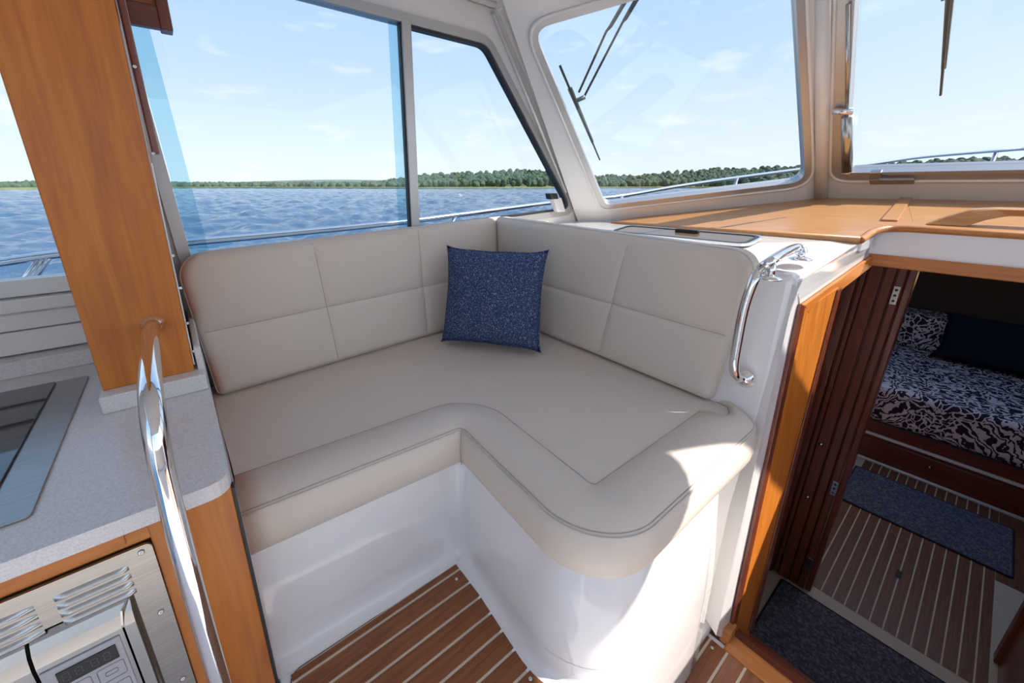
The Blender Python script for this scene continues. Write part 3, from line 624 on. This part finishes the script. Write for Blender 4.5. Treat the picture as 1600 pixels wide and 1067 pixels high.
ds = box('display', (-.288, .7695, .352), (-.214, .7718, .383), BLACKP, cp, .0005)
seg = [((0, 1), (1, 1)), ((0, .5), (1, .5)), ((0, 0), (1, 0)), ((0, .5), (0, 1)), ((1, .5), (1, 1)), ((0, 0), (0, .5)), ((1, 0), (1, .5))]
for k in range(4):
    vs_, fs_ = [], []; x0 = -.282+.0155*k+(.004 if k > 1 else 0)
    for (a, b), (c, d) in seg:
        p0 = V((x0+a*.008, .7692, .36+b*.016)); p1 = V((x0+c*.008, .7692, .36+d*.016)); t = (p1-p0).normalized(); s = V((-t.z, 0, t.x))*.0007; b0 = len(vs_)
        vs_ += [p0+s+t*.001, p0-s+t*.001, p1-s-t*.001, p1+s-t*.001]; fs_.append((b0, b0+1, b0+2, b0+3))
    mesh('digit', vs_, fs_, DIGIT, ds)
for i in range(2):
    for j in range(3):
        Pb = Plane((-.29+.043*i, .7712, .31-.045*j), (1, 0, 0), (0, 0, 1), (0, 0, 0)); sx = 1
        o4 = rpoly([Pb.Q(Pb.o+V((x, 0, z))) for x, z in ((0, 0), (.036, 0), (.036, .034), (0, .034))], .005); i4 = rpoly([Pb.Q(Pb.o+V((x, 0, z))) for x, z in ((.0008, .0008), (.0352, .0008), (.0352, .0332), (.0008, .0332))], .0045)
        bt = ring('keypad_outline', Pb, o4, i4, 0, .0004, PRINT, cp)
        ring('keypad_mark', Pb, rpoly([Pb.Q(Pb.o+V((x, 0, z))) for x, z in ((.009, .012), (.026, .012), (.026, .022), (.009, .022))], .003), rpoly([Pb.Q(Pb.o+V((x, 0, z))) for x, z in ((.0098, .0128), (.0252, .0128), (.0252, .0212), (.0098, .0212))], .0024), 0, .0004, PRINT, bt)
# --- cherry post and overhead locker
po = thing('cherry_post', (-.12, 1.4, CT+.045), 'tall cherry wood post standing on the galley countertop', 'post')
prism('post_board', [V((-.212, 1.25, CT+.045)), V((-.026, 1.25, CT+.045)), V((-.008, 1.25, 1.93)), V((-.216, 1.25, 1.93))], (0, .42, 0), CHZ, po, .003)
box('edge_strip', (-.0045, 1.255, CT+.06), (-.0015, 1.275, 1.20), GELT, po, .001, lambda v: V((v.x-.022*(1-(v.z-CT)/1.25), v.y, v.z)))
box('mahogany_strip', (-.010, 1.262, 1.22), (.005, 1.30, 1.93), MHZ, po, .004)
for zz in (1.22, 1.40, .98, .80, .72): screw((-.002-.018*(1-(zz-CT)/1.3)+(.004 if zz > 1.2 else 0), 1.252, zz), (.3, -1, 0), po, .004)
lk = thing('overhead_locker', (.05, 1.45, 1.6), 'overhead cherry locker with mahogany trim above the side window', 'locker')
lc = py(271, 48, 1.40); box('bottom_rail', (-.01, 1.40, lc.z), (lc.x-.012, 1.425, lc.z+.05), MHX, lk, .003); box('end_stile', (lc.x-.026, 1.395, lc.z-.002), (lc.x, 1.44, 1.93), MHZ, lk, .003)
box('recessed_panel', (-.01, 1.42, lc.z+.03), (lc.x-.01, 1.435, 1.93), CHX, lk, .001); box('locker_bottom', (-.01, 1.425, lc.z+.01), (lc.x-.004, 1.45, lc.z+.03), CHX, lk, .002)
# --- grab pole
gp_ = thing('grab_pole', (-.085, .70, DECK), 'polished steel grab pole curving from the cherry post down past the counter', 'grab pole')
pp = [py(239, 508, 1.25), V((-.086, 1.1, .828)), V((-.082, .95, .834)), V((-.079, .83, .836)), V((-.078, .765, .828)), V((-.079, .722, .80)), V((-.081, .703, .755)), V((-.083, .70, .70)), V((-.086, .70, .5)), V((-.087, .70, .2)), V((-.088, .70, -.1)), V((-.088, .70, DECK))]
tube('pole_tube', spline(pp, 9), .0168, CHROME, gp_, 18)
lathe('mounting_flange', py(239, 508, 1.25), (0, -1, 0), [(.026, 0), (.026, .003), (.018, .008), (.016, .02)], CHROME, gp_)
lathe('floor_flange', (-.088, .70, DECK), (0, 0, 1), [(.035, 0), (.035, .004), (.018, .012)], CHROME, gp_)
# --- settee grab handle
# --- smoked hatch in the shelf
hn = V((-.12, 0, 1)).normalized(); ho = V((1.43, 0, .903))
def hpx(x, y): return pl(x, y, hn, ho)
PH = Plane(ho, V((1, 0, .12)), (0, 1, 0), ho+V((0, 0, 5)))
c0, c1 = hpx(983, 353.5), hpx(1192, 370.5); hq = [PH.Q(c1-V((.16, .0, .019))), PH.Q(c1), PH.Q(c0), PH.Q(c0-V((.16, 0, .019)))]
ht = thing('shelf_hatch', (1.6, .8, .94), 'smoked glass lid with steel rim set into the white shelf', 'hatch lid')
ring('steel_rim', PH, rpoly(inset(hq, -.008), .05), rpoly(hq, .045), -.004, .006, CHROME, ht); plate('lid_glass', PH, rpoly(inset(hq, .004), .04), -.003, .004, mat('smoked_acrylic', (.16, .10, .055), .12, 0, 0, .3), ht)
ring('lid_seal', PH, rpoly(hq, .045), rpoly(inset(hq, .014), .035), 0, .0065, ALUD, ht)
hb = hpx(1075, 364); box('lid_catch', hb-V((.02, .05, .0)), hb+V((.0, .05, .016)), BLACKP, ht, .003)
gh = thing('grab_bar', (1.45, .38, .5), 'bent polished steel grab bar beside the forward backrest', 'grab bar')
e0, e1 = hpx(1250, 406), hpx(1203, 436); ez = e0.z+.045
hp = [px(1164, 590, 1.37), px(1153, 589, 1.335), px(1147, 572, 1.31), px(1153, 530, 1.31), px(1163, 480, 1.315), px(1177, 440, 1.325), px(1188, 421, 1.345), px(1203, 409, e1.x+.0), px(1226, 395, (e0.x+e1.x)/2), px(1243, 388, e0.x-.015), px(1251, 389, e0.x), px(1253, 396, e0.x)]
tube('handle_tube', spline(hp, 7), .0145, CHROME, gh, 16)
lathe('wall_flange', px(1164, 591, 1.366), (-1, -.1, 0), [(.03, 0), (.03, .004), (.02, .01), (.015, .02)], CHROME, gh)
tube('end_stanchion', [e0, px(1251, 393, e0.x)], .012, CHROME, gh, 12); lathe('deck_flange', e0, (0, 0, 1), [(.032, 0), (.032, .004), (.014, .01)], CHROME, gh)
tube('middle_stanchion', [e1, px(1206, 409, e1.x)], .011, CHROME, gh, 12); lathe('deck_flange', e1, (0, 0, 1), [(.03, 0), (.03, .004), (.014, .01)], CHROME, gh)
# --- cup ring on the shelf and strut, latch on the centre windshield
st_ = w4
sa, sb_ = CP.P(CP.pix(1327, 262), .03), CP.P(CP.pix(1327, 176), .03)
st_ = tube('strut_tube', [sa, sb_], .022, STEEL2, w4, 14); tube('strut_rod', [sb_, CP.P(CP.pix(1329, 0), .03)], .007, STEEL2, st_, 10)
tube('clamp', [CP.P(CP.pix(1305, 169), .03), CP.P(CP.pix(1337, 167), .03)], .015, CHROME, st_, 12); lathe('foot', sa-V((.0, 0, .015)), (0, 0, 1), [(.02, 0), (.022, .01), (.014, .03)], CHROME, st_, 12)
lh = plate('lever_base', CP, [CP.pix(*q) for q in ((1362, 277), (1380, 276), (1381, 261), (1363, 262))], .015, .04, STEEL2, w4, .003); plate('lever', CP, rpoly([CP.pix(*q) for q in ((1364, 279), (1433, 278), (1433, 271), (1364, 272))], .006), .03, .045, STEEL2, lh, .003)
# ================================================================== FORWARD CABIN
def rug(name, x0, y0, x1, y1, label):
    t = thing(name, ((x0+x1)/2, (y0+y1)/2, SOLE), label, 'mat', 'denim blue mats')
    pts = rpoly([V((x0, y0)), V((x1, y0)), V((x1, y1)), V((x0, y1))], .012)
    prism('carpet', [V((*p, SOLE+.0045)) for p in pts], (0, 0, .009), MATF, t); tube('binding', [V((*p, SOLE+.010)) for p in pts], .006, MATE, t, 8, True)
rug('floor_mat', 1.84, -.42, 2.385, .29, 'denim blue mat at the foot of the companionway sill')
rug('floor_mat', 3.44, -.505, 3.985, .262, 'denim blue mat in front of the berth')
be = thing('berth', (4.8, 0, SOLE), 'dark mahogany berth front with pale toe strips', 'berth')
box('front_board', (4.18, -1.27, SOLE), (4.21, 1.27, -.63), MHY, be, .003); box('top_board', (4.17, -1.27, -.66), (5.7, 1.27, -.64), MHY, be, .003)
box('drawer_front', (4.168, -.9, -.93), (4.182, .9, -.80), MHY, be, .003); lathe('drawer_pull', (4.168, -.09, -.862), (-1, 0, 0), [(.01, 0), (.012, .006), (.005, .014)], STEEL2, be, 12)
tube('toe_strip', [V((4.165, -1.2, SOLE+.012)), V((4.165, 1.2, SOLE+.012))], .013, GELT, be, 10); box('pale_strip', (4.16, -1.2, -.772), (4.18, 1.2, -.75), GELT, be, .004)
mt = thing('mattress', (4.9, 0, -.64), 'floral patterned berth mattress with navy leaves on pale cloth', 'mattress')
box('mattress_body', (4.135, -1.2, -.638), (5.68, 1.2, -.335), FLORAL, mt, .05, None, 5); tube('mattress_piping', [V((4.137, -1.17, -.632)), V((4.137, 1.17, -.632))], .006, MATE, mt, 8)
bo = thing('bolster_cushion', (5.45, 0, -.33), 'floral bolster standing at the head of the berth', 'bolster')
box('bolster_body', (5.36, -1.2, -.333), (5.66, 1.2, .0), FLORAL, bo, .05, None, 5)
pillow('berth_pillow', (5.16, -.36, -.315), (0, -1, 0), (.35, 0, 1), 1.0, .42, .16, NAVY, 'plain navy pillow leaning on the floral bolster', 'pillow', 3)
# ================================================================== OUTSIDE
SEA = -1.6
water = mat('lake_water', (.03, .085, .16), .1, 0, 0, .5); t, b, N, L = nodes(water)
tc = N('ShaderNodeTexCoord'); mp = N('ShaderNodeMapping'); mp.inputs['Scale'].default_value = (1, .55, 1); mp.inputs['Rotation'].default_value = (0, 0, .6)
n1 = N('ShaderNodeTexNoise'); n1.inputs['Scale'].default_value = 3.0; n1.inputs['Detail'].default_value = 6; n1.inputs['Roughness'].default_value = .6
bp = N('ShaderNodeBump'); bp.inputs['Strength'].default_value = .6; bp.inputs['Distance'].default_value = .25
L(tc.outputs['Object'], mp.inputs[0]); L(mp.outputs[0], n1.inputs[0]); L(n1.outputs[0], bp.inputs['Height']); L(bp.outputs[0], b.inputs['Normal'])
import numpy as np
rs = np.random.RandomState(3); nr, na = 560, 620
rad = 2.6*np.exp(np.linspace(0, math.log(620/2.6), nr)); ang = np.radians(np.linspace(-14, 128, na)); RA, AN = np.meshgrid(rad, ang, indexing='ij')
X_, Y_ = RA*np.cos(AN), RA*np.sin(AN); Z_ = np.zeros_like(X_)
for i in range(46):      # wind chop: many short crossing waves; each fades out where the grid gets too coarse for it
    lam = .45*(8/.45)**(i/45.0); th = -.6+rs.normal(0, .55); kx, ky = 2*math.pi/lam*math.cos(th), 2*math.pi/lam*math.sin(th)
    amp = .030*lam**.9*rs.uniform(.5, 1.2)*.36; grid = RA*math.radians(142)/na*2.2; Z_ += amp*np.clip((lam-grid)/grid, 0, 1)*np.sin(kx*X_+ky*Y_+rs.uniform(0, 6.3))
vs = np.stack([X_, Y_, Z_+SEA], -1).reshape(-1, 3); idx = np.arange(nr*na).reshape(nr, na)
fq = np.stack([idx[:-1, :-1], idx[1:, :-1], idx[1:, 1:], idx[:-1, 1:]], -1).reshape(-1, 4)
vs = np.concatenate([vs, [(-2500, -2500, SEA-.6), (2500, -2500, SEA-.6), (2500, 2500, SEA-.6), (-2500, 2500, SEA-.6)]]); q0 = nr*na
fq = np.concatenate([fq, [(q0, q0+1, q0+2, q0+3)]])
me = bpy.data.meshes.new('lake_water'); me.vertices.add(len(vs)); me.vertices.foreach_set('co', vs.ravel()); me.loops.add(fq.size); me.loops.foreach_set('vertex_index', fq.ravel().astype('i4'))
me.polygons.add(len(fq)); me.polygons.foreach_set('loop_start', np.arange(0, fq.size, 4, dtype='i4')); me.polygons.foreach_set('loop_total', np.full(len(fq), 4, 'i4')); me.update(); me.validate()
me.polygons.foreach_set('use_smooth', np.ones(len(fq), bool)); me.materials.append(water); wt = bpy.data.objects.new('lake_water', me); COL.objects.link(wt)
tag(wt, 'rippled blue lake water around the boat', 'water', None, 'stuff')
def hdir(x): r = ray(x, 289); r.z = 0; return r.normalized(), r.length*0+1
marsh = noisy(mat('marsh_grass', (.2, .24, .08), .9), ((.13, .17, .05), (.22, .25, .09), (.30, .30, .14)), (1, 1, 1), .12, 5)
leaf = noisy(mat('distant_foliage', (.07, .12, .06), .9), ((.030, .060, .040), (.052, .092, .052), (.095, .125, .062)), (1, 1, 1), .09, 6, .6, 1.5)
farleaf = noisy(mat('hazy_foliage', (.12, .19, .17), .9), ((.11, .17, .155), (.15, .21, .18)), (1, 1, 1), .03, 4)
def prof_y(x):   # canopy line of the far shore in the photograph
    P = [(-400, 287), (0, 287), (250, 285), (420, 286), (560, 285), (620, 279), (660, 272), (720, 268), (800, 264), (860, 265), (930, 272), (1000, 273), (1060, 266), (1130, 261), (1200, 258), (1260, 257), (1340, 257), (1420, 250), (1500, 246), (1560, 246), (1620, 243), (1800, 240), (2100, 240)]
    for (a, u), (c, v) in zip(P[:-1], P[1:]):
        if a <= x <= c: return u+(v-u)*(x-a)/(c-a)
    return 285
def at_px(x, y, dist):
    r = ray(x, y); k = math.hypot(r.x, r.y); return EYE+r*(dist/k)
vs = []; fs = []; xs = list(range(-400, 2101, 25))
for i, x in enumerate(xs):
    D = 400+60*math.sin(x*.007); a = at_px(x, 289, D-22); c = at_px(x, 289, D+160)
    vs += [V((a.x, a.y, SEA-.2)), V((a.x, a.y, SEA+.9)), V((c.x, c.y, SEA+2.2))]
for i in range(len(xs)-1):
    for k in range(2): fs.append((i*3+k, i*3+k+1, i*3+k+4, i*3+k+3))
tag(mesh('marsh_shore', vs, fs, marsh), 'pale green marsh grass along the far shore', 'shore', None, 'stuff')
bm = bmesh.new(); bmesh.ops.create_icosphere(bm, subdivisions=2, radius=1); ico = [v.co.copy() for v in bm.verts]; icf = [tuple(v.index for v in f.verts) for f in bm.faces]; bm.free()
vs = []; fs = []; rnd = random.Random(5)
for i in range(5200):
    x = rnd.uniform(-380, 2080); D = 400+60*math.sin(x*.007)+rnd.uniform(6, 150); back = (D-400-60*math.sin(x*.007))/150
    yt = prof_y(x); yb = 290.5; ytop = yb+(yt-yb)*(.35+.65*back)+rnd.uniform(-1.2, 1.2); top = at_px(x, ytop, D).z
    r = rnd.uniform(2.0, 3.9); zc = max(top-r, SEA+1.5); c = at_px(x, 289, D); sq = rnd.uniform(.8, 1.3); b0 = len(vs)
    lowest = max(2.5, (zc-(SEA+.5)) if back < .15 else r*1.3)
    for p in ico:
        k = 1+rnd.uniform(-.16, .16); vs.append(V((c.x+p.x*r*k, c.y+p.y*r*k, zc+(p.z*r*sq if p.z > 0 else p.z*lowest)*k)))
    fs += [tuple(b0+j for j in f) for f in icf]
tag(mesh('shore_trees', vs, fs, leaf, None, False, False), 'wooded far shore of mixed green trees', 'trees', None, 'stuff')
vs = []; fs = []
for i, x in enumerate(xs):
    h = 284.5-3.5*math.exp(-((x-480)/130)**2)-1.5*math.sin(x*.013)-(3 if x > 900 else 0); D = 1500
    a = at_px(x, 289, D); c = at_px(x, h, D); d = at_px(x, h, D+250); vs += [V((a.x, a.y, SEA)), c, V((d.x, d.y, SEA))]
for i in range(len(xs)-1):
    for k in range(2): fs.append((i*3+k, i*3+k+1, i*3+k+4, i*3+k+3))
tag(mesh('distant_ridge', vs, fs, farleaf, None, True), 'hazy wooded ridge beyond the far shore', 'hill', None, 'stuff')
# rails
RAILM = mat('rail_steel', (.75, .77, .78), .12, 1)
def rail(pts, posts, label, r=.017):
    t = thing('deck_rail', (pts[0].x, pts[0].y, pts[0].z-.6), label, 'deck rail', 'stainless deck rails')
    tube('top_rail', spline(pts, 10), r, RAILM, t, 10)
    for a, b_ in posts: tube('stanchion', [a, b_], r*.85, RAILM, t, 8)
s0 = [py(-60, 417, 2.3), py(0, 410, 2.3), py(110, 395, 2.3), py(305, 378, 2.3), py(470, 363, 2.3), py(645, 345, 2.3), py(868, 316, 2.3), px(965, 307, 3.3), px(1060, 291, 3.9), px(1150, 278, 4.4), px(1255, 264, 4.9)]
def leg(p, dx=-.12, h=.6): return (p, p+V((dx, 0, -h)))
rail(s0, [(py(78, 397, 2.3), py(40, 450, 2.3)), (py(70, 398, 2.3), py(30, 450, 2.3)), (py(712, 338, 2.3), py(690, 380, 2.3)), leg(px(972, 306, 3.3)), leg(px(1152, 278, 4.4))], 'stainless deck rail running past the port side windows')
rail([px(1255, 264, 4.9)+V((0, 0, .0)), px(1345, 258, 5.3), px(1440, 245, 5.7), px(1560, 235, 6.1), px(1640, 231, 6.2), px(1900, 235, 5.6)], [leg(px(1557, 236, 6.1), -.1)], 'stainless bow rail seen through the centre windshield')
# wipers
WIP = mat('wiper_grey', (.045, .06, .063), .45); WIPM = mat('wiper_steel', (.25, .29, .28), .35, .6)
def wiper(P, blade, arms, d, label, clip=None):
    t = thing('windshield_wiper', P.P(P.pix(*blade[0]), d), label, 'wiper', 'windshield wipers')
    p0, p1 = P.P(P.pix(*blade[0]), d), P.P(P.pix(*blade[1]), d); ax = (p1-p0).normalized(); sd = P.n.cross(ax).normalized()
    def slab(nm, a, b_, w, th, m): prism(nm, [a+sd*w, b_+sd*w*.6, b_-sd*w*.6, a-sd*w], P.n*th, m, t, .0015)
    slab('rubber_blade', p0, p1, .006, .012, WIP); a, b_ = p0.lerp(p1, .22), p0.lerp(p1, .80); slab('blade_holder', a-P.n*.012, b_-P.n*.012, .012, .012, WIPM)
    for i in range(4):
        q = p0.lerp(p1, .52+.05*i); slab('holder_slot', q-P.n*.0125, q+ax*.014-P.n*.0125, .003, .013, GEL)
    for pts, r in arms: tube('wiper_arm', [P.P(P.pix(*q), d-.03) for q in pts], r, WIP, t, 8)
    if clip: tube('arm_clip', [P.P(P.pix(*clip[0]), d-.02), P.P(P.pix(*clip[1]), d-.02)], .012, WIPM, t, 8)
wiper(PP, ((875, 111), (939, 261)), [([(906, 158), (951, 60), (958, 52), (995, -10)], [.006, .006, .009, .011]), ([(914, 166), (978, 45), (982, 40), (1012, -10)], [.006, .006, .010, .012])], -.09, 'long double armed wiper outside the port windshield', ((898, 172), (916, 164)))
wiper(CP, ((1478, -60), (1460, 168)), [([(1476, 16), (1500, 12), (1525, -8)], .010)], -.09, 'wiper blade hanging outside the centre windshield', ((1457, 22), (1482, 14)))
